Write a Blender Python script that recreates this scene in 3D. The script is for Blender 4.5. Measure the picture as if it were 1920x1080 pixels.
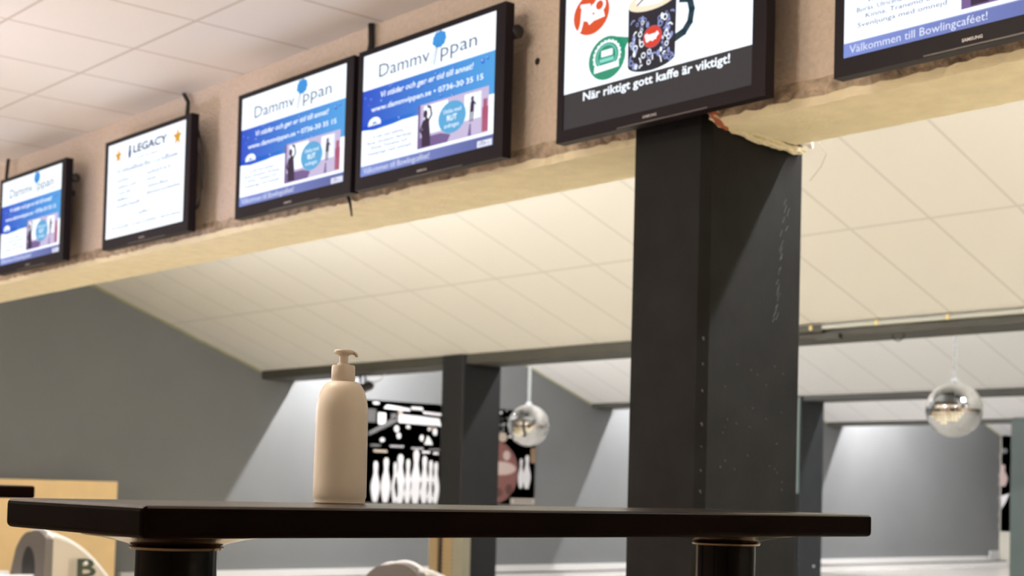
import bpy, bmesh, math, random
from mathutils import Vector, Matrix
random.seed(7)
for o in list(bpy.data.objects): bpy.data.objects.remove(o, do_unlink=True)
SC = bpy.context.scene
COL = SC.collection
PI = math.pi

# ------------------------------------------------------------------ camera
# world: x runs along the lanes, y along the monitor beam, z up, floor at 0
def camera():
    p, r, yaw = .0378139, .02582340, .856970
    cp, sp, cr, sr = math.cos(p), math.sin(p), math.cos(r), math.sin(r)
    right = Vector((1, 0, 0)); fwd = Vector((0, cp, sp)); up = Vector((0, -sp, cp))
    a = cr * right + sr * up; u = -sr * right + cr * up
    s, c = math.sin(yaw), math.cos(yaw)
    w = lambda v: Vector((v.x * s + v.y * c, -v.x * c + v.y * s, v.z))
    a, b, u = w(a), w(fwd), w(u)
    cd = bpy.data.cameras.new('camera'); co = bpy.data.objects.new('camera', cd); COL.objects.link(co)
    m = Matrix(((a.x, u.x, -b.x, 0), (a.y, u.y, -b.y, 0), (a.z, u.z, -b.z, 1.133), (0, 0, 0, 1)))
    co.matrix_world = m
    cd.sensor_width = 36; cd.sensor_fit = 'HORIZONTAL'
    cd.lens = 2773.3 / 1920 * 36
    cd.shift_y = 271.1 / 1920
    cd.clip_start = .05; cd.clip_end = 200
    cd.dof.use_dof = True; cd.dof.focus_distance = 2.42; cd.dof.aperture_fstop = 7.0
    SC.camera = co
camera()

# ------------------------------------------------------------------ world, exposure
W = bpy.data.worlds.new('world'); SC.world = W; W.use_nodes = True
bg = W.node_tree.nodes['Background']; bg.inputs[0].default_value = (1, .9, .78, 1); bg.inputs[1].default_value = .05
SC.view_settings.view_transform = 'Standard'; SC.view_settings.look = 'None'
SC.view_settings.gamma = 1; SC.view_settings.exposure = 0; SC.view_settings.use_curve_mapping = False
TUBE = {0: ((.96, .97, .95), 255.0), 1: ((.98, .97, 1), 235.0), 2: ((.98, .97, 1), 260.0), 3: ((.98, .97, 1), 310.0),
        4: ((.97, .98, 1), 415.0), 5: ((1, .97, 1), 900.0), 6: ((1, .97, 1), 1050.0)}
GK = 6.0
GLOBE = (1, .87, .72)

# ------------------------------------------------------------------ materials
MATS = {}
def lin(r, g, b):
    f = lambda v: (v / 255 / 12.92) if v / 255 <= .04045 else ((v / 255 + .055) / 1.055) ** 2.4
    return (f(r), f(g), f(b))
def mat(name, color, rough=.5, metal=0, noise=0, nscale=8, bump=0, bscale=40, spec=.5, coat=0, dist=.01):
    if name in MATS: return MATS[name]
    m = bpy.data.materials.new(name); m.use_nodes = True
    nt = m.node_tree; n = nt.nodes; b = n['Principled BSDF']
    b.inputs['Base Color'].default_value = (*color, 1); b.inputs['Roughness'].default_value = rough
    b.inputs['Metallic'].default_value = metal; b.inputs['Specular IOR Level'].default_value = spec
    b.inputs['Coat Weight'].default_value = coat
    tc = n.new('ShaderNodeTexCoord')
    if noise:
        t = n.new('ShaderNodeTexNoise'); t.inputs['Scale'].default_value = nscale; t.inputs['Detail'].default_value = 6
        nt.links.new(tc.outputs['Object'], t.inputs['Vector'])
        r = n.new('ShaderNodeValToRGB')
        r.color_ramp.elements[0].position = .3; r.color_ramp.elements[1].position = .7
        r.color_ramp.elements[0].color = (*[c * (1 - noise) for c in color], 1)
        r.color_ramp.elements[1].color = (*[min(1, c * (1 + noise)) for c in color], 1)
        nt.links.new(t.outputs['Fac'], r.inputs['Fac']); nt.links.new(r.outputs['Color'], b.inputs['Base Color'])
    if bump:
        t2 = n.new('ShaderNodeTexNoise'); t2.inputs['Scale'].default_value = bscale; t2.inputs['Detail'].default_value = 8
        nt.links.new(tc.outputs['Object'], t2.inputs['Vector'])
        bp = n.new('ShaderNodeBump'); bp.inputs['Strength'].default_value = bump; bp.inputs['Distance'].default_value = dist
        nt.links.new(t2.outputs['Fac'], bp.inputs['Height']); nt.links.new(bp.outputs['Normal'], b.inputs['Normal'])
    MATS[name] = m
    return m
def emit(name, color, s=1.0):
    if name in MATS: return MATS[name]
    m = bpy.data.materials.new(name); m.use_nodes = True
    b = m.node_tree.nodes['Principled BSDF']; b.inputs['Base Color'].default_value = (.01, .01, .012, 1)
    b.inputs['Roughness'].default_value = .5; b.inputs['Specular IOR Level'].default_value = .15
    b.inputs['Emission Color'].default_value = (*color, 1); b.inputs['Emission Strength'].default_value = s
    MATS[name] = m
    return m
def emit_grad(name, c0, c1, x0, x1, s=1.0, wob=0.0):
    """picture on a screen: a colour run from x0 to x1 in the screen's own coordinates"""
    m = emit(name, c0, s); nt = m.node_tree; n = nt.nodes
    tc = n.new('ShaderNodeTexCoord'); sx = n.new('ShaderNodeSeparateXYZ'); mr = n.new('ShaderNodeMapRange')
    mr.inputs['From Min'].default_value = x0; mr.inputs['From Max'].default_value = x1
    mx = n.new('ShaderNodeMix'); mx.data_type = 'RGBA'
    mx.inputs[6].default_value = (*c0, 1); mx.inputs[7].default_value = (*c1, 1)
    nt.links.new(tc.outputs['Object'], sx.inputs[0]); nt.links.new(sx.outputs['X'], mr.inputs['Value'])
    nt.links.new(mr.outputs[0], mx.inputs[0]); nt.links.new(mx.outputs[2], n['Principled BSDF'].inputs['Emission Color'])
    return m
def grid_mat(name, color, lcolor, x0, sx, y0, sy, w=.012, rough=.75):
    m = mat(name, color, rough, bump=.15, bscale=300, dist=.002); nt = m.node_tree; n = nt.nodes; b = n['Principled BSDF']
    geo = n.new('ShaderNodeNewGeometry'); sp = n.new('ShaderNodeSeparateXYZ'); nt.links.new(geo.outputs['Position'], sp.inputs[0])
    def M(op, a, b_=None):
        k = n.new('ShaderNodeMath'); k.operation = op
        for i, v in enumerate((a, b_)):
            if v is None: continue
            if isinstance(v, (int, float)): k.inputs[i].default_value = v
            else: nt.links.new(v, k.inputs[i])
        return k.outputs[0]
    def line(ax, o, s):
        f = M('FRACT', M('DIVIDE', M('SUBTRACT', sp.outputs[ax], o - 1000 * s), s))
        return M('MULTIPLY', M('MINIMUM', f, M('SUBTRACT', 1.0, f)), s)
    d = M('MINIMUM', line('X', x0, sx), line('Y', y0, sy))
    mr = n.new('ShaderNodeMapRange'); mr.inputs['From Min'].default_value = w * .3; mr.inputs['From Max'].default_value = w
    nt.links.new(d, mr.inputs['Value'])
    tn = n.new('ShaderNodeTexNoise'); tn.inputs['Scale'].default_value = .8
    nt.links.new(geo.outputs['Position'], tn.inputs['Vector'])
    mix = n.new('ShaderNodeMix'); mix.data_type = 'RGBA'
    mix.inputs[6].default_value = (*lcolor, 1); mix.inputs[7].default_value = (*color, 1)
    nt.links.new(mr.outputs[0], mix.inputs[0]); nt.links.new(mix.outputs[2], b.inputs['Base Color'])
    return m
def floor_mat(name, c1, c2):
    m = mat(name, c1, .22); nt = m.node_tree; n = nt.nodes; b = n['Principled BSDF']
    geo = n.new('ShaderNodeNewGeometry'); br = n.new('ShaderNodeTexBrick')
    br.inputs['Color1'].default_value = (*c1, 1); br.inputs['Color2'].default_value = (*c2, 1)
    br.inputs['Mortar'].default_value = (.25, .16, .08, 1); br.inputs['Scale'].default_value = 1
    br.inputs['Brick Width'].default_value = 1.8; br.inputs['Row Height'].default_value = .08
    br.inputs['Mortar Size'].default_value = .002
    nt.links.new(geo.outputs['Position'], br.inputs['Vector']); nt.links.new(br.outputs['Color'], b.inputs['Base Color'])
    return m

M_wall = mat('grey_wall_paint', (.155, .161, .160), .8, noise=.04, nscale=1.5, bump=.1, bscale=60, dist=.003)
M_room = mat('beige_wall_paint', (.60, .50, .40), .85, noise=.04)
M_plaster = mat('beam_plaster', (.72, .61, .52), .95, noise=.07, nscale=50, bump=1.0, bscale=65, dist=.014)
M_plaster_rough = mat('beam_rough_brown', (.52, .42, .32), .95, noise=.4, nscale=22, bump=1.0, bscale=45, dist=.03)  # browner, coarser band along the lower front of the beam
M_plaster_under = mat('beam_soffit_plaster', (.95, .88, .67), .95, noise=.05, nscale=14, bump=.7, bscale=60, dist=.008)
M_dark = mat('charcoal_paint', (.012, .012, .0115), .6, spec=.12, noise=.22, nscale=7, bump=.3, bscale=25, dist=.004)
M_darkwarm = mat('charcoal_beam_paint', (.045, .043, .032), .6, noise=.1)
M_post = mat('slate_post_paint', (.026, .029, .031), .6, spec=.3, noise=.12, nscale=5)
M_carpet = mat('room_floor', (.50, .40, .28), .5, noise=.1, nscale=6)
M_floor = floor_mat('approach_boards', (.80, .72, .53), (.74, .66, .47)); M_lane = floor_mat('lane_boards', (.40, .39, .36), (.37, .36, .33))
M_black = mat('black_plastic', (.012, .011, .013), .32)
M_bezel = mat('bezel_plastic', (.010, .007, .011), .45, spec=.15)
M_cable = mat('black_rubber', (.015, .013, .012), .6)
M_tube_h = mat('white_enamel', (.8, .8, .78), .4)
M_silver = mat('silver_lettering', (.55, .52, .52), .4, metal=.3)
M_top = mat('espresso_laminate', (.012, .006, .004), .25, noise=.3, nscale=10, bump=.06, bscale=50, dist=.002)
M_edge = mat('espresso_edge', (.005, .0022, .0014), .5, spec=.015)
M_col = mat('black_gloss_metal', (.003, .0027, .0025), .15, spec=.12)
M_flange = mat('polished_bracket', (.13, .10, .075), .12, metal=1)
M_bottle = mat('cream_plastic', (.72, .65, .56), .42, noise=.02, nscale=20)
M_bottle2 = mat('cream_pump_plastic', (.66, .58, .50), .4)
M_mirror = mat('mirror_glass', (.97, .97, .96), .04, metal=1)
M_chain = mat('white_chain', (.6, .63, .62), .4)
M_wood = mat('light_birch', (.80, .58, .30), .5, noise=.07, nscale=3)
M_hood = mat('beige_hood_plastic', (.50, .44, .35), .4)
M_hoodgrey = mat('taupe_hood_front', (.13, .115, .10), .5)
M_hooddark = mat('hood_mouth', (.012, .011, .010), .6)
M_white = mat('white_plastic', (.85, .85, .85), .4)
M_green = mat('dark_green_print', (.035, .045, .03), .5)

# ------------------------------------------------------------------ mesh helpers
def link(name, bm, mats, parent=None, loc=(0, 0, 0), smooth=False, bevel=0, keep=False):
    me = bpy.data.meshes.new(name)
    if not keep: bmesh.ops.recalc_face_normals(bm, faces=bm.faces)
    bm.to_mesh(me); bm.free()
    for m in (mats if isinstance(mats, (list, tuple)) else [mats]): me.materials.append(m)
    if smooth:
        for p in me.polygons: p.use_smooth = True
    o = bpy.data.objects.new(name, me); COL.objects.link(o); o.location = loc
    if parent: o.parent = parent
    if bevel:
        b = o.modifiers.new('edge', 'BEVEL'); b.width = bevel; b.segments = 3; b.limit_method = 'ANGLE'; b.angle_limit = .6
    if smooth == 'auto':
        e = o.modifiers.new('split', 'EDGE_SPLIT'); e.split_angle = math.radians(35)
    return o
def root(name, label, cat, loc=(0, 0, 0), rz=0, group=None):
    o = bpy.data.objects.new(name, None); COL.objects.link(o); o.location = loc; o.rotation_euler = (0, 0, rz)
    o.empty_display_size = .1
    return tag(o, label, cat, group)
def tag(o, label, cat, group=None, kind=None):
    o['label'] = label; o['category'] = cat
    if group: o['group'] = group
    if kind: o['kind'] = kind
    return o
def struct(o, label=None):
    o['kind'] = 'structure'
    if label: o['label'] = label
    return o
def box(bm, a, b, mi=0):
    xs, ys, zs = zip(a, b)
    v = [bm.verts.new((xs[i], ys[j], zs[k])) for i in (0, 1) for j in (0, 1) for k in (0, 1)]
    for q in ((0, 1, 3, 2), (4, 6, 7, 5), (0, 4, 5, 1), (2, 3, 7, 6), (0, 2, 6, 4), (1, 5, 7, 3)):
        f = bm.faces.new([v[i] for i in q]); f.material_index = mi
def bxm(a, b):
    bm = bmesh.new(); box(bm, a, b); return bm
def lathe(bm, prof, c=(0, 0, 0), seg=40, mi=0, cap=True):
    rings = []
    for r, z in prof:
        rings.append([bm.verts.new((c[0] + r * math.cos(2 * PI * i / seg), c[1] + r * math.sin(2 * PI * i / seg), c[2] + z)) for i in range(seg)])
    for a, b in zip(rings, rings[1:]):
        for i in range(seg):
            f = bm.faces.new((a[i], a[(i + 1) % seg], b[(i + 1) % seg], b[i])); f.material_index = mi
    if cap:
        for rg in (rings[0], rings[-1]):
            f = bm.faces.new(rg); f.material_index = mi
def tube(bm, pts, r, seg=8, mi=0):
    pts = [Vector(p) for p in pts]; rings = []
    for i, p in enumerate(pts):
        d = (pts[min(i + 1, len(pts) - 1)] - pts[max(i - 1, 0)]).normalized()
        s = d.cross(Vector((0, 0, 1)) if abs(d.z) < .9 else Vector((1, 0, 0))).normalized(); t = d.cross(s)
        rr = r[i] if isinstance(r, (list, tuple)) else r
        rings.append([bm.verts.new(p + rr * (math.cos(2 * PI * k / seg) * s + math.sin(2 * PI * k / seg) * t)) for k in range(seg)])
    for a, b in zip(rings, rings[1:]):
        for k in range(seg):
            f = bm.faces.new((a[k], a[(k + 1) % seg], b[(k + 1) % seg], b[k])); f.material_index = mi
    for rg in (rings[0], rings[-1]):
        f = bm.faces.new(rg); f.material_index = mi
def copy_tree(o, parent=None):
    c = o.copy(); COL.objects.link(c)
    if parent: c.parent = parent
    for ch in [x for x in bpy.data.objects if x.parent == o]: copy_tree(ch, c)
    return c

# ------------------------------------------------------------------ room shell
YW = 14.25          # side wall beside the lanes
ZB = 2.333          # underside of the monitor beam
ZC = 3.088          # ceiling over the tables
XE = 23.9
struct(link('floor', bxm((-6, -8, -.1), (3.9, YW, 0)), M_carpet), 'dark floor under the bar tables')
struct(link('floor', bxm((3.9, -8, -.1), (8.7, YW, 0)), M_floor), 'pale polished wooden bowling approach')
struct(link('floor', bxm((8.7, -8, -.1), (XE, YW, 0)), M_lane), 'pale bowling lanes beyond the approach')
struct(link('wall_left', bxm((-6, YW, 0), (XE, YW + .15, 4.4)), M_wall), 'long grey painted side wall beside the bowling lanes')
struct(link('wall_right', bxm((-6, -8.15, 0), (XE, -8, 4.4)), M_room), 'beige side wall of the hall')
struct(link('wall_rear', bxm((-6.15, -8, 0), (-6, YW, ZC + .05)), M_room), 'beige wall behind the tables')
struct(link('wall_end', bxm((XE, -8, 0), (XE + .15, YW + .15, 4.4)), mat('white_end_wall', (.45, .43, .36), .7)), 'wall at the far end of the lanes')
M_ceil = grid_mat('ceiling_tiles_room', (.88, .85, .82), (.62, .57, .52), 3.028, .591, 5.621, .567, .011)
struct(link('ceiling', bxm((-6, -8, ZC), (3.6, YW, ZC + .05)), M_ceil), 'flat tiled ceiling over the bar tables')
SL = math.tan(.351785)
def lane_ceiling(x0, x1, z1, col, gx, label):
    bm = bmesh.new(); z0 = z1 + SL * (x1 - x0); t = .03
    v = [bm.verts.new(p) for p in ((x0, -8, z0), (x1, -8, z1), (x1, YW, z1), (x0, YW, z0), (x0, -8, z0 + t), (x1, -8, z1 + t), (x1, YW, z1 + t), (x0, YW, z0 + t))]
    for q in ((0, 3, 2, 1), (4, 5, 6, 7), (0, 1, 5, 4), (2, 3, 7, 6), (1, 2, 6, 5), (0, 4, 7, 3)): bm.faces.new([v[i] for i in q])
    m = grid_mat('lane_tiles_%d' % int(x0), col, tuple(c * .80 for c in col), gx, 1.137, 4.387, .5645, .014)
    return struct(link('ceiling', bm, m), label)
lane_ceiling(4.02, 8.64, 2.369, (.80, .79, .76), 7.50, 'first sloping cream tiled ceiling panel over the lanes')
lane_ceiling(9.08, 13.74, 2.295, (.88, .87, .83), 12.55, 'second sloping cream tiled ceiling panel over the lanes')
lane_ceiling(14.16, 18.85, 2.294, (.88, .87, .85), 17.7, 'third sloping white tiled ceiling panel over the lanes')
lane_ceiling(19.27, 23.9, 2.297, (.88, .87, .86), 22.8, 'last sloping white tiled ceiling panel over the lanes')
struct(link('ceiling', bxm((3.6, -8, 4.15), (XE, YW, 4.2)), M_tube_h), 'upper slab above the sloping lane ceilings')

# monitor beam: rough plaster with a ragged lower front corner
def monitor_beam():
    bm = bmesh.new(); prev = None; n = 700; y0, y1 = -8, YW
    ph = [random.uniform(0, 6) for _ in range(8)]
    def wob(y, k): return sum(math.sin(y * f + ph[(i + k) % 8]) for i, f in enumerate((3.1, 7.7, 17, 31, 63))) / 5 + random.uniform(-.6, .6)
    for i in range(n + 1):
        y = y0 + (y1 - y0) * i / n
        pr = [(3.6, 4.15), (3.6, ZC), (3.6, 2.47), (3.6 + .003 * wob(y, 0), 2.43), (3.6 + .006 * wob(y, 1), 2.405 + .006 * wob(y, 2)),
              (3.597 + .008 * wob(y, 3), 2.378 + .006 * wob(y, 4)), (3.606 + .008 * wob(y, 5), 2.352 + .006 * wob(y, 6)),
              (3.632 + .008 * wob(y, 7), ZB + .002 * wob(y, 3)), (3.70, ZB), (3.93, ZB), (4.0, ZB), (4.02 + .003 * wob(y, 2), ZB + .004), (4.02, ZB + .05), (4.02, 4.15)]
        ring = [bm.verts.new((x, y, z)) for x, z in pr]
        if prev:
            for k in range(len(pr)):
                j = (k + 1) % len(pr)
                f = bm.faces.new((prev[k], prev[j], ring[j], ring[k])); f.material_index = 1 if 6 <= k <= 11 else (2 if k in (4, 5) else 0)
        else: bm.faces.new(ring)
        prev = ring
    bm.faces.new(prev[::-1])
    o = struct(link('monitor_beam', bm, [M_plaster, M_plaster_under, M_plaster_rough]), 'rough plastered beam carrying the row of screens')
    h = bmesh.new(); lathe(h, [(.014, 0), (.010, .004)], seg=12)
    h.transform(Matrix.Rotation(-PI / 2, 4, 'Y'))
    link('drill_hole', h, mat('hole_shadowed_brown', (.03, .02, .015), .9), o, (3.5985, 4.065, 2.718))
    return o
beam0 = monitor_beam()
# torn plaster lip where the dark column meets the beam
def torn_plaster():
    bm = bmesh.new()
    for k, (dy, dz, r) in enumerate(((0, 0, .009), (-.010, -.010, .006), (.004, -.016, .005), (-.016, .004, .007))):
        pts = []
        for i in range(26):
            t = i / 25
            pts.append((3.585 + .47 * t, 3.192 + dy + random.uniform(-.003, .003), ZB + .05 * (1 - t) ** 3 - .012 + dz * (1 - t * .5) + random.uniform(-.004, .004)))
        tube(bm, pts, [r * random.uniform(.6, 1.3) for _ in pts], 6)
    return link('torn_plaster', bm, M_plaster_under, beam0, smooth=True)
torn_plaster()
bm = bmesh.new(); tube(bm, [(3.575, 3.192, 2.40), (3.59, 3.188, 2.372), (3.62, 3.187, 2.345), (3.66, 3.187, 2.327)], [.008, .016, .014, .006], 8)
link('plaster_crumb', bm, mat('brick_red_crumb', (.42, .13, .07), .9), beam0)
bm = bmesh.new(); tube(bm, [(4.02, 3.17, 2.345), (4.045, 3.15, 2.352), (4.065, 3.16, 2.332)], [.012, .02, .009], 7)
link('plaster_flake', bm, mat('bare_white_gypsum', (.9, .88, .85), .8), beam0)
bm = bmesh.new(); tube(bm, [(4.03, 3.10, 2.335), (4.06, 3.09, 2.30), (4.07, 3.12, 2.26), (4.075, 3.17, 2.22)], .0014, 5)
link('loose_wire', bm, mat('cream_wire', (.6, .55, .45), .6), beam0)

def lane_beam(x0, x1, zb, mat_, label, zt=4.15):
    return struct(link('ceiling_beam', bxm((x0, -8, zb), (x1, YW, zt)), mat_), label)
b1 = lane_beam(8.645, 9.08, 2.282, M_darkwarm, 'dark painted beam at the end of the first ceiling panel')
b2 = lane_beam(13.745, 14.16, 2.238, M_darkwarm, 'dark painted beam at the end of the second ceiling panel')
b3 = lane_beam(18.855, 19.27, 2.248, M_darkwarm, 'dark painted beam at the end of the third ceiling panel')
bm = bmesh.new(); box(bm, (8.60, -4, 2.335), (8.645, 6.56, 2.362)); 
link('cable_conduit', bm, mat('grey_conduit', (.42, .42, .36), .45), b1)
bm = bmesh.new()
for i in range(18): box(bm, (8.59, 4.387 + .5645 * (i - 10), 2.333), (8.60, 4.387 + .5645 * (i - 10) + .02, 2.366))
link('conduit_clip', bm, mat('brass_clip', (.75, .6, .2), .4), b1)
bm = bmesh.new(); box(bm, (8.60, 6.56, 2.318), (8.645, 7.0, 2.368)); box(bm, (8.61, 6.42, 2.262), (8.66, 6.62, 2.30))
link('end_box', bm, M_darkwarm, b1)
bm = bmesh.new(); tube(bm, [(8.8, 6.1, 2.285), (8.8, 6.09, 2.25), (8.8, 6.05, 2.235), (8.8, 6.01, 2.25), (8.8, 6.0, 2.285)], .004, 6)
link('hook', bm, M_cable, b1)

def post(name, x0, x1, y0, y1, zt, m, label, ch=.012):
    bm = bmesh.new()
    pts = [(x0 + ch, y0), (x1, y0), (x1, y1), (x0, y1), (x0, y0 + ch)]
    lo = [bm.verts.new((x, y, 0)) for x, y in pts]; hi = [bm.verts.new((x, y, zt)) for x, y in pts]
    bm.faces.new(lo[::-1]); bm.faces.new(hi)
    for i in range(5): bm.faces.new((lo[i], lo[(i + 1) % 5], hi[(i + 1) % 5], hi[i]))
    return struct(link(name, bm, m), label)
mc = post('main_column', 3.583, 4.075, 3.205, 3.53, ZC - .002, M_dark, 'broad charcoal column under the coffee screen', .028)
# chipped corner of the main column
bm = bmesh.new()
for i in range(7):
    z = 1.70 - i * .09 - random.uniform(0, .07); s = random.uniform(.001, .004)
    tube(bm, [(3.594, 3.215, z), (3.597, 3.213, z - s * 3)], [s, s * .5], 5)
link('chipped_paint', bm, mat('worn_grey_paint', (.08, .08, .075), .8), mc)
bm = bmesh.new()
for i in range(22):   # scuffs on the face toward the lanes
    t = i / 21; x = 4.0 - .05 * t + random.uniform(-.015, .015); z = 2.14 - .42 * t + random.uniform(-.02, .02); l = random.uniform(.01, .035)
    tube(bm, [(x, 3.2045, z), (x - .012, 3.2045, z - l)], .0016, 4)
for _ in range(26):
    x, z = random.uniform(3.66, 4.0), random.uniform(1.15, 1.6); tube(bm, [(x, 3.2045, z), (x + .004, 3.2045, z - .005)], random.uniform(.0012, .003), 5)
link('scuff_marks', bm, mat('scuffed_paint', (.05, .06, .06), .7), mc)
post('column', 8.615, 9.07, 10.655, 10.97, 2.368, mat('dark_post_paint', (.015, .0155, .016), .6, spec=.2), 'dark grey column standing before the pin mural')
pb = post('column', 13.715, 14.14, 10.735, 11.05, 2.294, M_post, 'grey column half hidden behind the broad charcoal column')
M_teal = mat('teal_front_tone', (.13, .17, .155), .6)
link('front_panel', bxm((13.709, 10.75, 1.165), (13.7155, 11.04, 2.28)), M_teal, pb)  # thin plate, lighter and greener than the rest of the column
link('kick_sleeve', bxm((13.69, 10.76, .02), (13.716, 11.03, 1.165)), M_black, pb)
bm = bmesh.new(); lathe(bm, [(.014, 0), (.012, .006)], seg=12); bm.transform(Matrix.Rotation(PI / 2, 4, 'X'))
link('wall_stud', bm, M_white, pb, (14.0, 10.736, .32))
pc = post('column', 18.82, 19.25, 10.75, 11.06, 2.293, M_post, 'grey column at the edge beyond the second mirror ball')

link('front_panel', bxm((18.812, 10.76, .02), (18.8205, 11.055, 2.28)), mat('green_front_tone', (.065, .085, .075), .6), pc)  # thin plate, greener than the column behind it
# trims on the side wall
bm = bmesh.new()
for x0, x1, z1 in ((4.05, 8.63, 2.369), (9.1, 13.73, 2.295), (14.18, 18.84, 2.294), (19.29, 23.88, 2.297)):
    z0 = z1 + SL * (x1 - x0) ; a = [(x0, z0 - .022), (x1, z1 - .022), (x1, z1 - .002), (x0, z0 - .002)]
    n_ = [bm.verts.new((x, YW - .02, z)) for x, z in a]; f_ = [bm.verts.new((x, YW, z)) for x, z in a]
    bm.faces.new(n_); bm.faces.new(f_[::-1])
    for i in range(4): bm.faces.new((n_[i], f_[i], f_[(i + 1) % 4], n_[(i + 1) % 4]))
struct(link('trim_1', bm, mat('olive_edge_trim', (.34, .33, .20), .6)), 'thin edge trim between the side wall and the sloping ceilings')
bm = bmesh.new(); box(bm, (7, 13.96, 0), (23.7, 14.1, .075)); box(bm, (7, 14.2, .0), (23.7, YW, .16), 0)
struct(link('trim_2', bm, mat('pale_grey_rail', (.72, .71, .68), .5)), 'pale low rail along the foot of the side wall')
bm = bmesh.new(); box(bm, (7, 13.955, .078), (23.7, 14.105, .088))
struct(link('trim_3', bm, mat('dark_rail_cap', (.12, .12, .12), .5)), 'dark cap of the low rail by the side wall')

# ------------------------------------------------------------------ lamps
def batten(x, y, z, L, row):
    r = root('batten_light', 'white fluorescent batten bracketed to the back of a ceiling beam', 'ceiling light', (x, y, z), 0, 'fluorescent battens behind the beams')
    link('housing', bxm((-.04, -L / 2, .02), (.04, L / 2, .08)), M_tube_h, r)
    bm = bmesh.new(); tube(bm, [(0, -L / 2 + .02, 0), (0, L / 2 - .02, 0)], .018, 8)
    c, s = TUBE[row]
    link('tube', bm, emit('tube_glow_%d' % row, c, s), r)
    for yy in (-L * .3, L * .3): link('bracket', bxm((-.42, yy - .015, .03), (-.04, yy + .015, .06)), M_tube_h, r)
    return r
for y, k in ((-6, 4), (-3.4, 4), (-.8, 4), (2.25, 4), (6.9, 0), (8.8, 0), (10.6, 0)): batten(4.48, y, 3.08, 1.5, k)
for y, k in ((-5, 1), (-1.5, 1), (1.5, 1), (4.5, 1), (7.5, 1), (10, 1), (13.2, 5)): batten(9.52, y, 3.0, 1.5, k)
for y, k in ((-3, 2), (2, 2), (6, 2), (9.5, 2), (13.2, 5)): batten(14.6, y, 3.1, 1.5, k)
for y, k in ((3, 3), (7, 3), (10, 3), (13.2, 6)): batten(19.7, y, 3.1, 1.5, k)
def globe(x, y, z, s, r=.16, c=0):
    g = root('added_globe_lamp', 'unseen globe lamp added to light the bar area', 'added lamp', (x, y, z), 0, 'added globe lamps over the bar area')
    bm = bmesh.new(); bmesh.ops.create_uvsphere(bm, u_segments=20, v_segments=12, radius=r)
    link('lamp_shade', bm, emit('globe_glow_%d_%d' % (c, int(s * 10)), (.86, .84, 1) if c else GLOBE, s), g, smooth=True)
    bm = bmesh.new(); tube(bm, [(0, 0, r), (0, 0, ZC - z)], .006, 6); link('cord', bm, M_cable, g)
for x, y, z, s, c in ((.2, 3.8, 2.35, 9, 0), (.85, 2.95, 2.86, 15, 0), (.4, 9.4, 2.3, 8, 0), (-2.6, 6.2, 2.2, 16, 0), (-2.5, 0, 2.3, 4, 0), (1.6, -2.4, 2.3, 5, 0), (-1.8, 11.5, 2.3, 13, 0), (1.8, 6.5, 1.7, 9, 1), (1.5, 10.6, 2.0, 8, 1)): globe(x, y, z, s * GK, .16, c)  # globes added out of view; the cool pair stands in for screen glow

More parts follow.
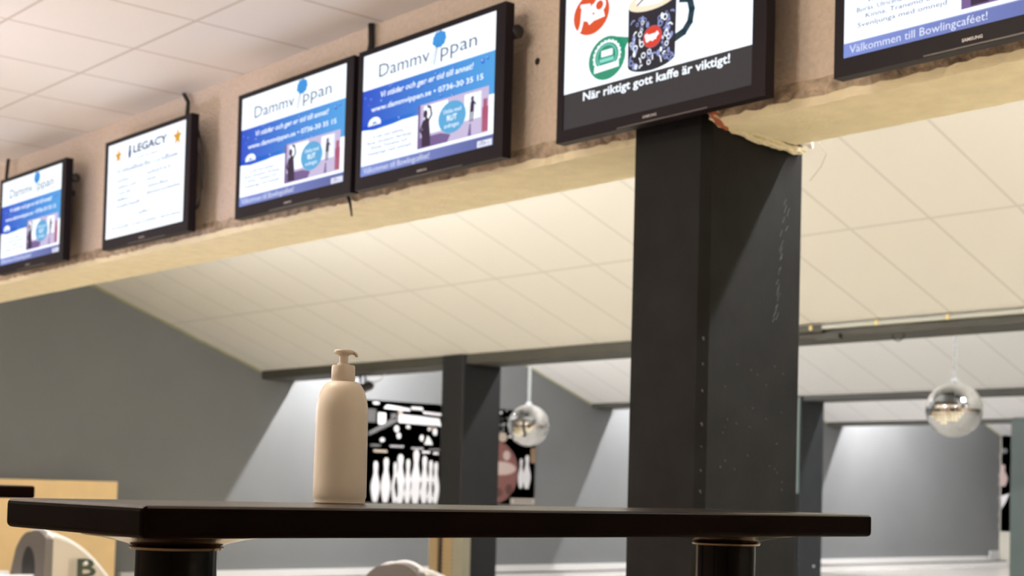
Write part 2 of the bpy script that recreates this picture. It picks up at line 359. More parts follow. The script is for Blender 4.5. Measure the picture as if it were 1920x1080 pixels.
# ------------------------------------------------------------------ screens
TEXT = {}
def text_faces(s, bold=0.0, shear=0.0):
    k = (s, bold, shear)
    if k in TEXT: return TEXT[k]
    cu = bpy.data.curves.new('t', 'FONT'); cu.body = s; cu.size = 1; cu.offset = bold; cu.shear = shear; cu.resolution_u = 2
    o = bpy.data.objects.new('t', cu); COL.objects.link(o); bpy.context.view_layer.update()
    dg = bpy.context.evaluated_depsgraph_get(); e = o.evaluated_get(dg); me = e.to_mesh()
    vs = [(v.co.x, v.co.y) for v in me.vertices]; fs = [tuple(p.vertices) for p in me.polygons]
    e.to_mesh_clear(); bpy.data.objects.remove(o); bpy.data.curves.remove(cu)
    TEXT[k] = (vs, fs); return TEXT[k]
class Flat:
    """flat picture: layers of coloured polygons; P maps (u, v, layer) to a point"""
    def __init__(s, P): s.bm = bmesh.new(); s.mats = []; s.P = P
    def mi(s, m):
        if m not in s.mats: s.mats.append(m)
        return s.mats.index(m)
    def poly(s, pts, m, layer=1):
        f = s.bm.faces.new([s.bm.verts.new(s.P(u, v, layer)) for u, v in pts]); f.material_index = s.mi(m)
    def rect(s, u0, v0, u1, v1, m, layer=1): s.poly([(u0, v0), (u1, v0), (u1, v1), (u0, v1)], m, layer)
    def ell(s, u, v, ru, rv, m, layer=1, n=28, rot=0):
        s.poly([(u + ru * math.cos(a + rot), v + rv * math.sin(a + rot)) for a in (2 * PI * i / n for i in range(n))], m, layer)
    def ring(s, u, v, r0, r1, m, layer=1, n=28, asp=1, a0=0, a1=2 * PI):
        for i in range(n):
            a, b = a0 + (a1 - a0) * i / n, a0 + (a1 - a0) * (i + 1) / n
            s.poly([(u + q * math.cos(t), v + q * asp * math.sin(t)) for q, t in ((r0, a), (r1, a), (r1, b), (r0, b))], m, layer)
    def stroke(s, pts, w, m, layer=1):
        for (a, b), (c, d) in zip(pts, pts[1:]):
            L = math.hypot(c - a, d - b) or 1; nx, ny = -(d - b) / L * w / 2, (c - a) / L * w / 2
            ex, ey = (c - a) / L * w * .3, (d - b) / L * w * .3
            s.poly([(a + nx - ex, b + ny - ey), (a - nx - ex, b - ny - ey), (c - nx + ex, d - ny + ey), (c + nx + ex, d + ny + ey)], m, layer)
    def star(s, u, v, r, m, layer=1):
        s.poly([(u + (r if i % 2 == 0 else r * .42) * math.sin(PI * i / 5), v + (r if i % 2 == 0 else r * .42) * math.cos(PI * i / 5)) for i in range(10)], m, layer)
    def text(s, t, u0, u1, v0, m, h=None, layer=2, bold=0.0, shear=0.0):
        vs, fs = text_faces(t, bold, shear); xa, xb = min(v[0] for v in vs), max(v[0] for v in vs); k = (u1 - u0) / (xb - xa)
        kv = k if h is None else h / .73
        vv = [s.bm.verts.new(s.P(u0 + (x - xa) * k, v0 + y * kv, layer)) for x, y in vs]
        for f in fs:
            try: q = s.bm.faces.new([vv[i] for i in f]); q.material_index = s.mi(m)
            except ValueError: pass
    def dashes(s, u0, u1, v, h, m, layer=2, seed=0):
        h *= 1.25
        rn = random.Random(seed + int(u0 * 999) + int(v * 7777)); u = u0
        while u < u1:
            w = rn.uniform(.6, 1.0) * h * .55; t = h * rn.choice((.6, .6, .65, 1.0))
            s.rect(u, v, min(u + w * .45, u1), v + t, m, layer)
            if rn.random() < .6: s.rect(u, v + t * .75, min(u + w, u1), v + t, m, layer)
            u += w * (1.25 if rn.random() < .85 else 2.4)
EW = emit('screen_white', (.88, .94, 1), 1.25)
EPALE = emit('screen_pale', (.82, .86, 1), 1.0)
ENAVY = emit('screen_slate_ink', lin(88, 108, 140), .9)
EINK = emit('screen_faded_ink', lin(96, 108, 160), .7)
ESKY = emit('screen_sky_blue', lin(60, 150, 225), 1)
EBLUE = emit_grad('screen_blue_band', lin(34, 78, 205), lin(80, 165, 232), .03, .86, 1.0)
EDROP = emit('screen_drop_blue', lin(40, 110, 215), 1)
ETICK = emit_grad('screen_ticker', lin(130, 150, 222), lin(96, 105, 165), .03, .8, 1.0)
EPHOTO = emit('screen_lilac', lin(205, 192, 225), 1)
EFIG = emit('screen_plum', lin(52, 34, 62), 1)
EPINK = emit('screen_pink', lin(178, 92, 122), 1)
ECIRC = emit('screen_badge_blue', lin(92, 172, 222), 1)
EMAUVE = emit('screen_mauve', lin(120, 96, 150), 1)
EORANGE = emit('screen_orange', lin(228, 84, 36), 1)
EGREEN = emit('screen_green', lin(48, 152, 116), 1)
EMUG = emit('screen_mug_black', lin(38, 36, 46), 1)
EHANDLE = emit('screen_handle', lin(34, 60, 70), 1)
ELAV = emit('screen_lavender', lin(150, 160, 215), 1)
EGREY = emit('screen_dark_band', lin(54, 51, 54), 1)
ERED = emit('screen_red', lin(228, 66, 42), 1)
ECREAM = emit('screen_cream', lin(250, 232, 205), 1.1)
EGOLD = emit('screen_gold', lin(235, 170, 30), .9)
ELEG = emit('screen_legacy_blue', lin(40, 66, 130), .6)
EDKB = emit('screen_dark_blue', lin(22, 44, 100), 1)
ETEAL = emit('screen_aqua', lin(140, 225, 215), 1)

def slide_cleaning(F):
    F.rect(.031, .053, .876, .553, EW, 0)
    F.rect(.031, .245, .876, .407, EBLUE, 1)
    F.poly([(.031, .245), (.12, .236), (.25, .240), (.38, .252), (.38, .262), (.031, .262)], EBLUE, 1)
    rn = random.Random(3)
    for _ in range(26):
        u, v = rn.uniform(.04, .86), rn.uniform(.25, .40); r = rn.uniform(.004, .010); F.ell(u, v, r, r, EDROP, 2, 10)
        F.ell(u - r * .3, v + r * .4, r * .35, r * .35, EPALE, 3, 6)
    F.text('Dammv', .142, .475, .446, ENAVY, .056, 3); F.text('ppan', .545, .765, .446, ENAVY, .056, 3)
    F.stroke([(.505, .425), (.527, .50)], .005, ENAVY, 3); F.stroke([(.488, .43), (.518, .498)], .003, ENAVY, 3)
    for i in range(9):
        a = 2 * PI * i / 9; F.ell(.535 + .028 * math.cos(a), .519 + .021 * math.sin(a), .015 + .003 * (i % 2), .013, ESKY, 3, 10)
    F.ell(.535, .520, .026, .022, ESKY, 4, 14)
    F.text('Vi städar och ger er tid till annat!', .158, .748, .362, EW, .024, 4, .012, .2)
    F.text('www.dammvippan.se • 0736-30 35 15', .095, .808, .311, EW, .022, 4, .012)
    for i in range(7):
        a = PI * (i + .5) / 7; F.ell(.120 + .030 * math.cos(a), .262 + .016 * math.sin(a), .014, .010, EW, 4, 10, 0)
    F.rect(.075, .254, .165, .262, EPALE, 4)
    L = ('Vi utför även städning i', 'Borås, Ulricehamn, Herrljunga', 'Kinna, Tranemo och', 'Svenljunga med omnejd.')
    for t, v, a, b in zip(L, (.199, .177, .156, .133), (.11, .075, .105, .078), (.325, .372, .345, .375)): F.text(t, a, b, v, EINK, .0145, 3)
    F.rect(.413, .108, .842, .280, EPHOTO, 3); F.rect(.45, .16, .60, .272, EW, 4)
    F.poly([(.413, .108), (.60, .108), (.62, .135), (.56, .15), (.413, .15)], EMAUVE, 4)
    F.rect(.413, .108, .428, .28, EMAUVE, 5)
    F.ell(.461, .240, .013, .016, EFIG, 6); F.poly([(.442, .112), (.496, .112), (.492, .17), (.485, .215), (.470, .228), (.448, .215), (.440, .17)], EFIG, 6)
    F.stroke([(.482, .212), (.500, .232), (.492, .262), (.475, .268)], .010, EFIG, 6); F.stroke([(.448, .21), (.432, .18), (.446, .16)], .010, EFIG, 6)
    F.poly([(.70, .108), (.842, .108), (.842, .278), (.80, .28), (.72, .25)], EPHOTO, 4); F.rect(.70, .17, .80, .27, EW, 4)
    F.rect(.806, .112, .842, .205, EPINK, 5); F.rect(.812, .16, .835, .235, EPINK, 5)
    F.ell(.748, .249, .008, .009, EFIG, 6); F.poly([(.735, .198), (.758, .198), (.760, .238), (.748, .245), (.738, .235)], EFIG, 6)
    F.stroke([(.740, .20), (.738, .165)], .007, EFIG, 6); F.stroke([(.753, .20), (.750, .165)], .007, EFIG, 6); F.stroke([(.756, .235), (.768, .225)], .006, EFIG, 6)
    F.poly([(.725, .11), (.745, .11), (.742, .155), (.735, .155)], EMAUVE, 6)
    F.ell(.628, .200, .084, .062, ECIRC, 7)
    F.text('Utöka med', .575, .682, .218, EW, .017, 8); F.text('RUT', .598, .658, .188, EW, .022, 8, .02); F.text('avdraget', .582, .672, .162, EW, .017, 8)
    F.rect(.031, .053, .876, .094, ETICK, 3); F.rect(.031, .0925, .876, .0955, ELAV, 4)
    F.text('Välkommen till Bowlingcaféet!', .052, .492, .064, EPALE, .024, 5)
    F.rect(.782, .056, .868, .080, EPALE, 5); F.dashes(.795, .86, .062, .012, EMAUVE, 6, 4)
def slide_legacy(F):
    F.rect(.031, .053, .876, .553, EW, 0)
    F.star(.150, .483, .043, EGOLD, 2); F.star(.790, .482, .048, EGOLD, 2)
    F.ell(.279, .512, .010, .011, EDKB, 2); F.ell(.279, .478, .014, .026, EDKB, 2); F.rect(.271, .49, .287, .51, EDKB, 2)
    F.text('LEGACY', .318, .682, .474, ELEG, .042, 3, .025)
    F.dashes(.36, .62, .437, .010, EINK, 2, 1); F.dashes(.15, .80, .388, .020, EINK, 2, 2)
    for u0, u1, v in ((.15, .29, .340), (.15, .37, .306), (.15, .31, .274), (.15, .32, .240), (.15, .42, .205), (.48, .73, .340), (.48, .58, .307), (.48, .71, .270), (.48, .84, .236)):
        F.dashes(u0, u1, v, .014, EINK if v > .25 else ELEG, 2, 3)
    F.dashes(.40, .53, .147, .014, ELEG, 2, 5); F.dashes(.09, .30, .096, .013, ELEG, 2, 6); F.dashes(.33, .60, .096, .013, EINK, 2, 7); F.dashes(.64, .85, .096, .013, EINK, 2, 8)
def slide_coffee(F):
    F.rect(.031, .168, .876, .553, EW, 0); F.rect(.031, .042, .876, .168, EGREY, 0)
    F.text('När riktigt gott kaffe är viktigt!', .128, .786, .130, EW, .030, 2, .022)
    # orange disc with white joined script
    F.ell(.159, .425, .088, .072, EORANGE, 1)
    F.stroke([(.118, .462), (.112, .40), (.104, .380), (.088, .368)], .014, EW, 2)
    F.stroke([(.108, .462), (.150, .456)], .012, EW, 2)
    F.poly([(.122, .452), (.150, .448), (.168, .458), (.186, .452), (.218, .425), (.226, .402), (.172, .398), (.150, .388), (.142, .402), (.120, .408)], EW, 2)
    F.ring(.200, .446, .017, .030, EW, 3, 24, .85); F.ell(.200, .446, .018, .0155, EORANGE, 4)
    F.ell(.171, .423, .006, .004, EORANGE, 4)
    # green seal
    F.ell(.240, .256, .088, .074, EGREEN, 1); F.poly([(.285, .320), (.350, .303), (.350, .290), (.335, .286), (.322, .262), (.300, .25)], EGREEN, 1)
    for i in range(22):
        a = 2 * PI * i / 22
        if -.85 < math.sin(a) : F.ell(.240 + .060 * math.cos(a), .262 + .050 * math.sin(a), .0085, .0072, EW, 2, 8)
    F.ell(.240, .262, .056, .046, EGREEN, 3); F.ring(.240, .262, .044, .048, ETEAL, 4, 26, .85)
    F.rect(.214, .262, .268, .284, EW, 4); F.rect(.206, .243, .274, .256, ETEAL, 4)
    F.poly([(.180, .212), (.30, .216), (.298, .236), (.182, .234)], EW, 5); F.dashes(.20, .285, .219, .010, EW, 6, 2)
    # mug
    n = 20; cu = .447; ru = .106
    bot = [(cu - ru * math.cos(PI * i / n), .205 - .032 * math.sin(PI * i / n)) for i in range(n + 1)]
    F.poly([(cu - ru * 1.02, .405)] + bot + [(cu + ru * 1.02, .405)], EMUG, 2)
    F.ell(cu, .405, ru * 1.03, .032, ECREAM, 4); F.ell(cu + .01, .412, ru * .8, .022, EW, 5)
    F.stroke([(.38, .402), (.41, .418), (.45, .423)], .006, emit('screen_coffee_brown', lin(120, 80, 50), 1), 6)
    F.stroke([(.553, .258), (.590, .270), (.615, .297), (.622, .335), (.612, .372), (.575, .380)], .025, EHANDLE, 1)
    rn = random.Random(11)
    for i in range(95):
        u = rn.uniform(.352, .543); v = rn.uniform(.192, .352)
        if (u - .452) ** 2 + (v - .283) ** 2 < .045 ** 2: continue
        m = EW if rn.random() < .38 else ELAV; k = rn.random(); r = rn.uniform(.006, .012)
        if k < .45: F.ring(u, v, r * .6, r, m, 3, 9)
        elif k < .8: a = rn.uniform(0, PI); F.stroke([(u - r * math.cos(a), v - r * math.sin(a)), (u, v + r * .5), (u + r * math.cos(a), v + r * math.sin(a))], .005, m, 3)
        else: F.ell(u, v, r * .7, r, m, 3, 7)
    F.ell(.452, .283, .043, .037, EPINK, 4); F.ell(.452, .283, .040, .034, ERED, 5)
    F.stroke([(.425, .292), (.43, .275), (.452, .285), (.452, .275), (.475, .290)], .014, EW, 6); F.rect(.432, .272, .470, .292, EW, 6)

TVW, TVH = .93, .575
def screen_mesh(slide, name='screen'):
    F = Flat(lambda u, v, l: (u, .004 - .0004 * l, v)); slide(F)
    return F
def tv(y_left, slide, label, extras=()):
    r = root('television', label, 'television', (3.45, y_left, 2.338), -PI / 2, 'screens hung in a row on the plastered beam')
    bm = bmesh.new()
    u0, u1, v0, v1 = .031, .876, (.042 if slide is slide_coffee else .053), .553
    for a, b in (((0, 0, 0), (TVW, .042, v0)), ((0, 0, v1), (TVW, .042, TVH)), ((0, 0, v0), (u0, .042, v1)), ((u1, 0, v0), (TVW, .042, v1)), ((u0, .006, v0), (u1, .042, v1))): box(bm, a, b)
    bmesh.ops.remove_doubles(bm, verts=bm.verts, dist=1e-5)
    link('casing', bm, M_bezel, r)
    F = screen_mesh(slide); link('screen', F.bm, F.mats, r, keep=True)
    F = Flat(lambda u, v, l: (u, -.0006, v)); F.text('SAMSUNG', .418, .480, .018, M_silver, .009, 0, .02); link('brand_lettering', F.bm, F.mats, r, keep=True)
    link('lower_lip', bxm((.30, -.002, .002), (.70, .004, .006)), mat('satin_trim', (.10, .09, .09), .35), r)
    link('rear_housing', bxm((.12, .042, .08), (TVW - .10, .085, TVH - .07)), M_black, r)
    bm = bmesh.new(); box(bm, (.3, .085, .15), (.62, .146, .42)); box(bm, (.58, .10, .40), (TVW - .16, .13, .43)); link('wall_bracket', bm, M_black, r)
    for nm, pts, rad in extras:
        bm = bmesh.new(); tube(bm, pts, rad, 8); link(nm, bm, M_cable, r, smooth=True)
    return r
def yl(y): return y
top = TVH
tv(8.765, slide_cleaning, 'screen with blue cleaning advert, first in the row, beside the text-only screen', (
    ('ceiling_cable', [(-.17 + .0, .10, TVH - .1), (-.165, .10, TVH + .05), (-.17, .11, .749)], .011),
    ('bracket_knob', [(TVW - .06, .062, .470), (TVW + .0, .062, .470), (TVW + .012, .062, .470)], [.016, .026, .02])))
tv(7.345, slide_legacy, 'screen with white text-only slide and two gold stars', (
    ('ceiling_cable', [(.62, .12, .749), (.66, .125, .70), (.68, .11, .63), (.68, .09, .52)], .011),
    ('power_cable', [(TVW - .03, .05, .52), (TVW + .004, .055, .44), (TVW + .022, .06, .32), (TVW + .020, .06, .22), (TVW - .005, .055, .13), (TVW - .04, .05, .10)], .006)))
tv(5.973, slide_cleaning, 'screen with blue cleaning advert, smaller-looking half of the touching pair', (
    ('ceiling_cable', [(.86, .13, .749), (.865, .13, .66), (.86, .10, .50)], .014),
    ('power_cable', [(.70, .12, .06), (.725, .13, .03), (.735, .135, .0), (.757, .13, -.058)], [.008, .008, .006, .004])))
tv(5.008, slide_cleaning, 'screen with blue cleaning advert, larger-looking half of the touching pair', (
    ('bracket_knob', [(TVW - .06, .062, .475), (TVW + .0, .062, .475), (TVW + .012, .062, .475)], [.018, .028, .02]),))
tv(3.788, slide_coffee, 'screen with coffee mug advert hung above the broad charcoal column')
tv(2.605, slide_cleaning, 'screen whose welcome line shows large, hung past the charcoal column')

# ------------------------------------------------------------------ bar tables
def bar_table(x, y, label):
    L, D, H, T = 1.556, .437, 1.10, .043
    r = root('bar_table', label, 'bar table', (x, y, 0), 0, 'tall dark bar tables')
    bm = bmesh.new(); box(bm, (0, 0, H - T), (L, D, H))
    for f in bm.faces: f.material_index = 0 if f.calc_center_median().z > H - .001 else 1
    link('tabletop', bm, [M_top, M_edge], r, bevel=.008)
    for cx in (.167, L - .181):
        bm = bmesh.new(); lathe(bm, [(.062, .02), (.0585, .03), (.0585, H - T - .022)], (cx, D / 2, 0)); c = link('pedestal', bm, M_col, r, smooth='auto')
        bm = bmesh.new(); z = H - T
        lathe(bm, [(.058, z - .026), (.066, z - .0245), (.068, z - .021), (.064, z - .018), (.080, z - .0135), (.110, z - .007), (.134, z - .004), (.137, z), (.02, z)], (cx, D / 2, 0), cap=False)
        link('mounting_flange', bm, M_flange, r, smooth='auto')
        bm = bmesh.new(); lathe(bm, [(.235, 0), (.235, .008), (.20, .02), (.06, .03)], (cx, D / 2, 0)); link('foot_plate', bm, M_col, r, smooth='auto')
    return r
bar_table(.878, 1.725, 'dark bar table with the pump bottle on it')
bar_table(2.098 - 1.556, 4.915, 'dark bar table of which only one top corner shows before the birch panel')

# pump bottle
pbtl = root('pump_bottle', 'cream plastic pump bottle standing on the dark bar table', 'bottle', (1.405, 2.058, 1.10), -.55)
bm = bmesh.new()
prof = [(.001, 0), (.040, 0), (.0425, .002), (.0425, .006), (.0438, .010), (.0447, .013), (.0446, .03), (.0440, .10), (.0436, .148)]
for i in range(1, 11):
    a = PI / 2 * i / 10; prof.append((.0186 + .025 * math.cos(a) ** .9 if i < 10 else .0186, .148 + .057 * math.sin(a)))
prof += [(.0186, .212)]
lathe(bm, prof, seg=64); link('bottle_body', bm, M_bottle, pbtl, smooth='auto')
bm = bmesh.new(); lathe(bm, [(.0195, .2065), (.0200, .2075), (.0196, .229), (.0185, .232), (.010, .2325), (.010, .235), (.0085, .236)], seg=48)
link('screw_collar', bm, M_bottle2, pbtl, smooth='auto')
bm = bmesh.new(); lathe(bm, [(.0075, .232), (.0075, .247), (.009, .249), (.0140, .2510), (.0160, .2525), (.0162, .2560), (.0150, .2578), (.001, .2583)], seg=40)
link('pump_head', bm, M_bottle2, pbtl, smooth='auto')
bm = bmesh.new(); tube(bm, [(.006, 0, .2540), (.0155, 0, .2540), (.0195, 0, .2525), (.0215, 0, .2490), (.0218, 0, .2465)], [.0040, .0038, .0034, .0030, .0026], 10)
link('nozzle', bm, M_bottle2, pbtl, smooth=True)

# ------------------------------------------------------------------ mirror balls
def mirror_ball(x, y, z, label):
    r = root('mirror_ball', label, 'mirror ball', (x, y, z), 0, 'mirror balls hung over the lanes')
    R = .213; bm = bmesh.new(); rn = random.Random(5); rows = 26
    bmesh.ops.create_uvsphere(bm, u_segments=32, v_segments=20, radius=R - .004)
    for f in bm.faces: f.material_index = 1
    for i in range(rows):
        t0, t1 = PI * i / rows + .006, PI * (i + 1) / rows - .006; n = max(4, int(2 * rows * math.sin((t0 + t1) / 2)))
        for k in range(n):
            p0, p1 = 2 * PI * k / n + .01, 2 * PI * (k + 1) / n - .01
            tc_, pc = (t0 + t1) / 2, (p0 + p1) / 2
            nrm = Vector((math.sin(tc_) * math.cos(pc), math.sin(tc_) * math.sin(pc), math.cos(tc_)))
            jt = Vector((rn.uniform(-1, 1), rn.uniform(-1, 1), rn.uniform(-1, 1))) * .03
            nj = (nrm + jt).normalized(); pl = []
            for t, p in ((t0, p0), (t1, p0), (t1, p1), (t0, p1)):
                v = Vector((math.sin(t) * math.cos(p), math.sin(t) * math.sin(p), math.cos(t)))
                v = v * (R / v.dot(nrm)) * 1.0; v = v - nj * ((v - nrm * R).dot(nj)); pl.append(bm.verts.new(v))
            bm.faces.new(pl)
    link('mirror_facets', bm, [M_mirror, mat('ball_core', (.25, .25, .25), .5)], r, keep=True)
    bm = bmesh.new(); lathe(bm, [(.035, R - .012), (.035, R + .012), (.012, R + .03)], seg=20); link('cap', bm, M_chain, r)
    zt = 2.295 + SL * (13.74 - x) - z; bm = bmesh.new(); k = 0; zz = R + .02
    while zz < zt - .02:
        a = (k % 2) * PI / 2; dx, dy = math.cos(a) * .013, math.sin(a) * .013
        tube(bm, [(dx, dy, zz), (dx * 1.1, dy * 1.1, zz + .03), (0, 0, zz + .05), (-dx * 1.1, -dy * 1.1, zz + .03), (-dx, -dy, zz), (0, 0, zz - .018), (dx, dy, zz)], .0065, 5); zz += .05; k += 1
    link('chain', bm, M_chain, r)
    return r
mirror_ball(10.0, 11.29, 1.779, 'mirror ball in front of the pin mural beside the narrow dark column')
mirror_ball(10.0, 6.361, 1.827, 'mirror ball hanging clear of the columns near the edge')

# black spot lamp under the first dark beam
sp_ = root('hanging_projector', 'small black fitting hung from the dark beam behind the pump bottle', 'projector', (8.9, 12.66, 2.16))
bm = bmesh.new(); lathe(bm, [(.001, -.13), (.045, -.13), (.05, .1), (.035, .13), (.001, .135)], seg=20); bm.transform(Matrix.Rotation(PI / 2 - .25, 4, 'X')); link('projector_body', bm, M_black, sp_, (0, -.02, -.02), smooth='auto')
for dy in (-.03, .05):
    bm = bmesh.new(); tube(bm, [(0, dy, 0), (0, dy, .122)], .012, 8); link('rod', bm, M_black, sp_)
bm = bmesh.new(); tube(bm, [(0, -.03, .1), (0, -.09, .05), (0, -.2, .03), (0, -.32, .06), (0, -.38, .122)], .004, 6); link('cable', bm, mat('grey_cable', (.3, .3, .3), .6), sp_, smooth=True)

# ------------------------------------------------------------------ pin mural on the side wall
def pin(F, x, zb, zt, m, layer=2, w=None):
    h = zt - zb; w = w or h * .27
    prof = [(.40, 0), (.55, .05), (.80, .18), (1.0, .33), (.92, .45), (.60, .60), (.40, .70), (.36, .76), (.46, .84), (.50, .91), (.40, .97), (.12, 1)]
    F.poly([(x + w / 2 * a, zb + h * b) for a, b in prof] + [(x - w / 2 * a, zb + h * b) for a, b in prof[::-1]], m, layer)
def mural():
    K = mat('print_black', (.012, .012, .012), .55); Wh = mat('print_white', (.60, .60, .60), .6); G = mat('print_grey', (.10, .10, .10), .6)
    Cr = mat('print_cream', (.38, .32, .25), .6); Rd = mat('print_red_ball', (.16, .065, .055), .5); Pk = mat('print_ball_sheen', (.42, .33, .30), .5)
    Rd2 = mat('print_dark_red', (.07, .025, .02), .5); Or = mat('print_tan', (.25, .16, .09), .6); Gy = mat('print_pale_grey', (.28, .28, .28), .6)
    F = Flat(lambda u, v, l: (u, -.012 - .0012 * l, v))
    F.rect(9.98, .93, 12.74, 2.135, K, 0)
    for a in (((10.31, 2.045), (10.70, 2.03), (10.70, 2.06), (10.36, 2.09)), ((10.72, 2.055), (10.90, 2.05), (10.89, 2.085), (10.72, 2.088)), ((10.90, 2.01), (11.19, 2.0), (11.2, 2.07), (11.18, 2.03), (10.90, 2.04))): F.poly(a, Wh)
    F.poly([(10.10, 1.755), (10.54, 1.985), (10.54, 1.905), (10.11, 1.715)], G); F.poly([(10.54, 1.885), (10.54, 1.985), (11.15, 1.965), (11.19, 1.865), (11.10, 1.875)], Wh)
    F.rect(10.235, 1.855, 10.345, 1.99, Wh); F.rect(10.0, 1.87, 10.20, 2.03, mat('print_charcoal', (.06, .06, .06), .6)); F.rect(10.42, 1.92, 10.5, 1.99, G)
    for u, v, a, b in ((10.51, 1.81, .035, .04), (10.545, 1.73, .03, .035), (10.89, 1.715, .03, .04), (11.09, 1.80, .035, .045), (10.304, 1.67, .035, .025), (10.02, 2.09, .03, .02), (10.2, 2.10, .05, .015), (10.0, 1.98, .015, .03), (10.0, 1.85, .012, .03), (10.01, 1.53, .03, .014), (10.05, 1.15, .02, .02), (10.68, 1.84, .03, .02), (11.0, 1.83, .025, .02)): F.ell(u, v, a, b, Wh, 1, 12)
    F.poly([(10.93, 1.64), (11.06, 1.64), (11.03, 1.70), (10.98, 1.75), (10.96, 1.70)], Wh)
    F.poly([(11.0, 1.83), (11.08, 1.82), (11.05, 1.87)], Or); F.ell(10.56, 2.01, .04, .02, Cr, 2, 10)
    for a, b, z, m in ((10.14, 10.28, 1.60, G), (10.42, 10.62, 1.60, Gy), (10.74, 10.92, 1.585, Gy), (11.0, 11.18, 1.58, G), (10.18, 10.38, 1.535, Cr), (10.9, 11.02, 1.545, Wh), (11.07, 11.15, 1.535, Wh)): F.rect(a, z - .012, b, z + .014, m)
    for x, zb, zt, w in ((10.505, .93, 1.412, .10), (10.22, .935, 1.415, .135), (10.37, .93, 1.46, .145), (10.695, .93, 1.455, .12), (11.04, .93, 1.45, .12), (11.12, .93, 1.43, .12), (10.945, .93, 1.50, .14), (10.58, .925, 1.508, .165), (10.815, .925, 1.568, .17), (11.25, .93, 1.44, .13), (11.40, .93, 1.43, .13)): pin(F, x, zb, zt, Wh, 3, w)
    rn = random.Random(8)
    for _ in range(40): F.ell(rn.uniform(11.95, 12.35), rn.uniform(1.78, 2.12), rn.uniform(.008, .03), rn.uniform(.008, .022), rn.choice((Wh, Gy, G)), 1, 8)
    F.ell(12.18, 1.78, .07, .06, Cr, 2)
    F.ell(12.03, 1.335, .42, .40, Rd, 4, 40); F.ell(12.15, 1.385, .26, .085, Pk, 5); F.ell(12.30, 1.12, .06, .07, Rd2, 5); F.ell(12.10, 1.08, .10, .06, Rd2, 5); F.ell(12.25, 1.55, .06, .06, Pk, 5); F.ell(12.05, .99, .07, .04, Pk, 5)
    pin(F, 12.50, 1.14, 1.52, Wh, 3, .10); pin(F, 12.60, 1.135, 1.565, Wh, 3, .135); F.rect(12.66, 1.47, 12.74, 1.66, Or, 2)
    F.rect(12.33, .935, 12.74, 1.01, mat('print_rust', (.40, .36, .32), .6), 6)
    for i in range(5): F.rect(12.40 + i * .06, .965, 12.44 + i * .06, .985, Rd2, 7)
    keep = F.bm; box(keep, (9.98, -.012, .93), (12.74, 0, 2.135), F.mi(K))
    tag(link('wall_mural', keep, F.mats, None, (0, YW, 0), keep=True), 'black and white bowling pin mural on the grey side wall', 'mural')
mural()
def end_mural():
    K = MATS['print_black']; Wh = MATS['print_white']
    F = Flat(lambda u, v, l: (-.012 - .002 * l, u, v)); F.rect(8.0, .60, 14.22, 2.30, K, 0)
    rn = random.Random(2)
    pin(F, 14.19, 1.40, 1.78, MATS['print_ball_sheen'], 2, .2); F.poly([(14.24 - .02, 1.22), (14.05, 1.28), (14.12, 1.13), (14.2, 1.0)], Wh, 2); F.ell(14.16, 2.03, .06, .05, MATS['print_grey'], 2)
    for i in range(22): pin(F, 13.7 - i * .26, .7, 1.3 + rn.uniform(-.1, .1), Wh, 2)
    box(F.bm, (-.012, 8.0, .60), (0, 14.22, 2.30), F.mi(K))
    tag(link('pin_deck_mural', F.bm, F.mats, None, (XE - .003, 0, 0), keep=True), 'black mural strip over the pin deck at the end of the lanes', 'mural')
end_mural()
tag(link('lane_divider', bxm((23.4, 14.12, .10), (23.7, 14.15, .26)), mat('divider_grey', (.45, .45, .44), .6)), 'white board standing at the wall by the pin deck', 'divider board')
bm = bmesh.new()
for z in (1.95, 1.6, 1.45, 1.2, .9, .7): box(bm, (23.83, YW - .008, z - .05), (23.86, YW - .001, z + .03))
struct(link('trim_4', bm, mat('chipped_strip', (.26, .26, .26), .7)), 'chipped white corner strip at the end of the side wall')

# ------------------------------------------------------------------ birch panel, ribbed stand, ball returns
tag(link('birch_panel', bxm((3.9, 14.0, 0), (6.84, 14.22, 1.10)), M_wood, bevel=.004), 'pale birch panel against the grey wall behind the ball return', 'wood panel')
rs = root('ribbed_stand', 'beige ribbed stand with a black seam before the dark post', 'stand', (8.22, 10.36, 0))
def ribs(y0, y1, m, nm):
    bm = bmesh.new()
    for i in range(23): 
        z = i * .038; box(bm, (0, y0, z), (.10, y1, z + .026)); box(bm, (.008, y0 + .006, z + .026), (.10, y1 - .006, z + .038))
    link(nm, bm, m, rs)
M_rib = mat('ribbed_ochre', (.30, .21, .11), .5); M_rib2 = mat('ribbed_cream', (.24, .22, .165), .5)
ribs(.115, .235, M_rib, 'side_stack'); ribs(-.09, .04, M_rib, 'side_stack'); ribs(-.235, -.09, M_rib2, 'cream_stack')
link('seam_board', bxm((.02, .04, 0), (.10, .115, .87)), M_black, rs)

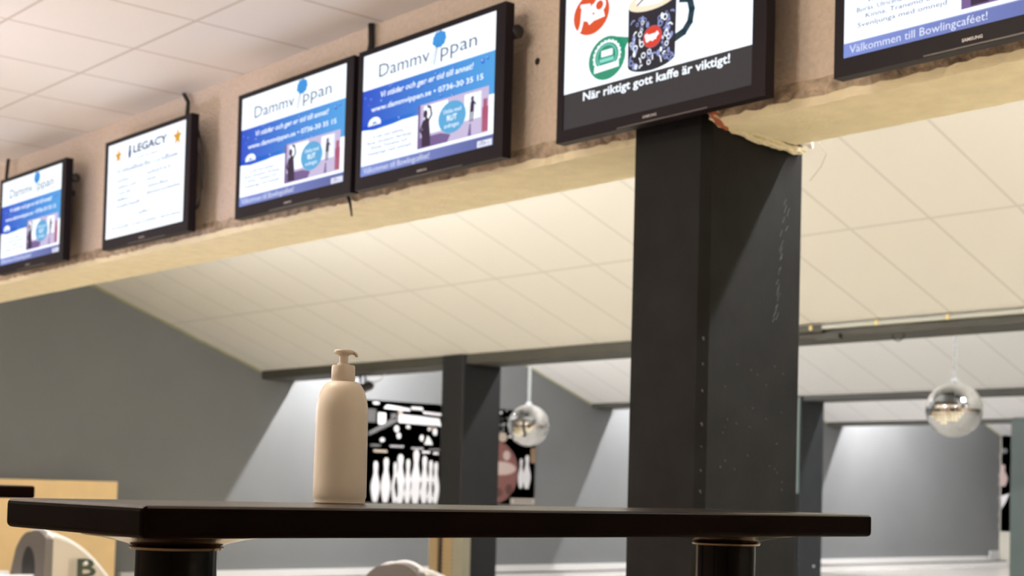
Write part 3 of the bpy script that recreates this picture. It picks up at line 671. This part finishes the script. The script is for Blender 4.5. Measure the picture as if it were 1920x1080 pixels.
def ball_return():
    r = root('ball_return', 'x', 'ball return', (4.15, 5.41, 0), 0, 'ball returns on the approach')
    # hood: y 0..0.6 across, x 0..0.5 along the lanes
    def ztop(x): return .766 - .62 * (x / .50) ** 2 * .55 - .02 * x
    def yz(x, t):   # t 0..1 across, arched
        return ztop(x) - .10 * abs(2 * t - 1.0) ** 2.2 * (1 if t < .5 else 1.3) + (.06 if t < .5 else 0) * abs(2 * t - 1)
    W_, N, K_ = .50, 12, 16
    bm = bmesh.new(); prev = None
    for i in range(N + 1):
        x = .05 + (.50 - .05) * i / N
        ring = [(x, W_ * k / K_ , yz(x, k / K_)) for k in range(K_ + 1)]
        ring = [(x, -.0, .40)] + ring + [(x, W_ + .10, .40)]
        ring = [bm.verts.new(p) for p in ring]
        if prev:
            for k in range(len(ring)):
                j = (k + 1) % len(ring); bm.faces.new((prev[k], prev[j], ring[j], ring[k]))
        else: bm.faces.new(ring)
        prev = ring
    bm.faces.new(prev[::-1]); link('hood', bm, M_hood, r, smooth='auto')
    bm = bmesh.new(); prev = None
    for x in (0, .052):
        ring = [bm.verts.new(p) for p in [(x, 0, .40)] + [(x, W_ * k / K_, yz(.05, k / K_) - .004) for k in range(K_ + 1)] + [(x, W_ + .10, .40)]]
        if prev:
            for k in range(len(ring)):
                j = (k + 1) % len(ring); bm.faces.new((prev[k], prev[j], ring[j], ring[k]))
            bm.faces.new(ring)
        else: bm.faces.new(ring)
        prev = ring
    link('hood_front', bm, M_hoodgrey, r, smooth='auto')
    bm = bmesh.new(); lathe(bm, [(.001, 0), (1, 0), (.9, .01), (.001, .012)], seg=28)
    bm.transform(Matrix.Translation((-.004, .27, .50)) @ Matrix.Rotation(PI / 2, 4, 'Y') @ Matrix.Diagonal((.155, .105, 1, 1)))
    link('ball_mouth', bm, M_hooddark, r)
    bm = bmesh.new()   # white rim that follows the roof edge
    tube(bm, [(.02 + .48 * i / 14, .004 + .02, yz(.02 + .48 * i / 14, .04) + .006) for i in range(15)], .013, 8)
    for k in range(12):
        pass
    tube(bm, [(.045, W_ * k / 14, yz(.05, k / 14) + .002) for k in range(15)], .010, 8)
    link('white_rim', bm, M_white, r, smooth=True)
    F = Flat(lambda u, v, l: (u, -.003, v)); F.text('B', .225, .365, .46, M_green, .125, 0, .03)
    link('emblem', F.bm, F.mats, r, keep=True)
    F = Flat(lambda u, v, l: (u, -.0035 - .001 * l, v))
    for i in range(5): F.rect(.165 + i * .012, .46, .171 + i * .012, .585, mat('faint_stripe', (.36, .31, .25), .5), 0)
    F.ell(.288, .553, .013, .011, M_white, 1); link('emblem_stripes', F.bm, F.mats, r, keep=True)
    bm = bmesh.new(); box(bm, (.02, .06, 0), (.46, .54, .40)); link('base_cabinet', bm, M_hoodgrey, r, bevel=.01)
    bm = bmesh.new(); box(bm, (-1.15, .12, .36), (-.02, .56, .40)); 
    for y in (.12, .54): box(bm, (-1.15, y, .40), (-.02, y + .03, .472))
    link('ball_tray', bm, M_white, r, bevel=.008)
    link('tray_leg', bxm((-1.0, .26, 0), (-.88, .42, .36)), M_hoodgrey, r)
    return r
br1 = ball_return(); br1['label'] = 'ball return whose pale hood just rises below the middle of the bar table'
br2 = copy_tree(br1); br2.location = (4.15, 9.52, 0); br2['label'] = 'ball return with dark letter emblem before the birch panel'
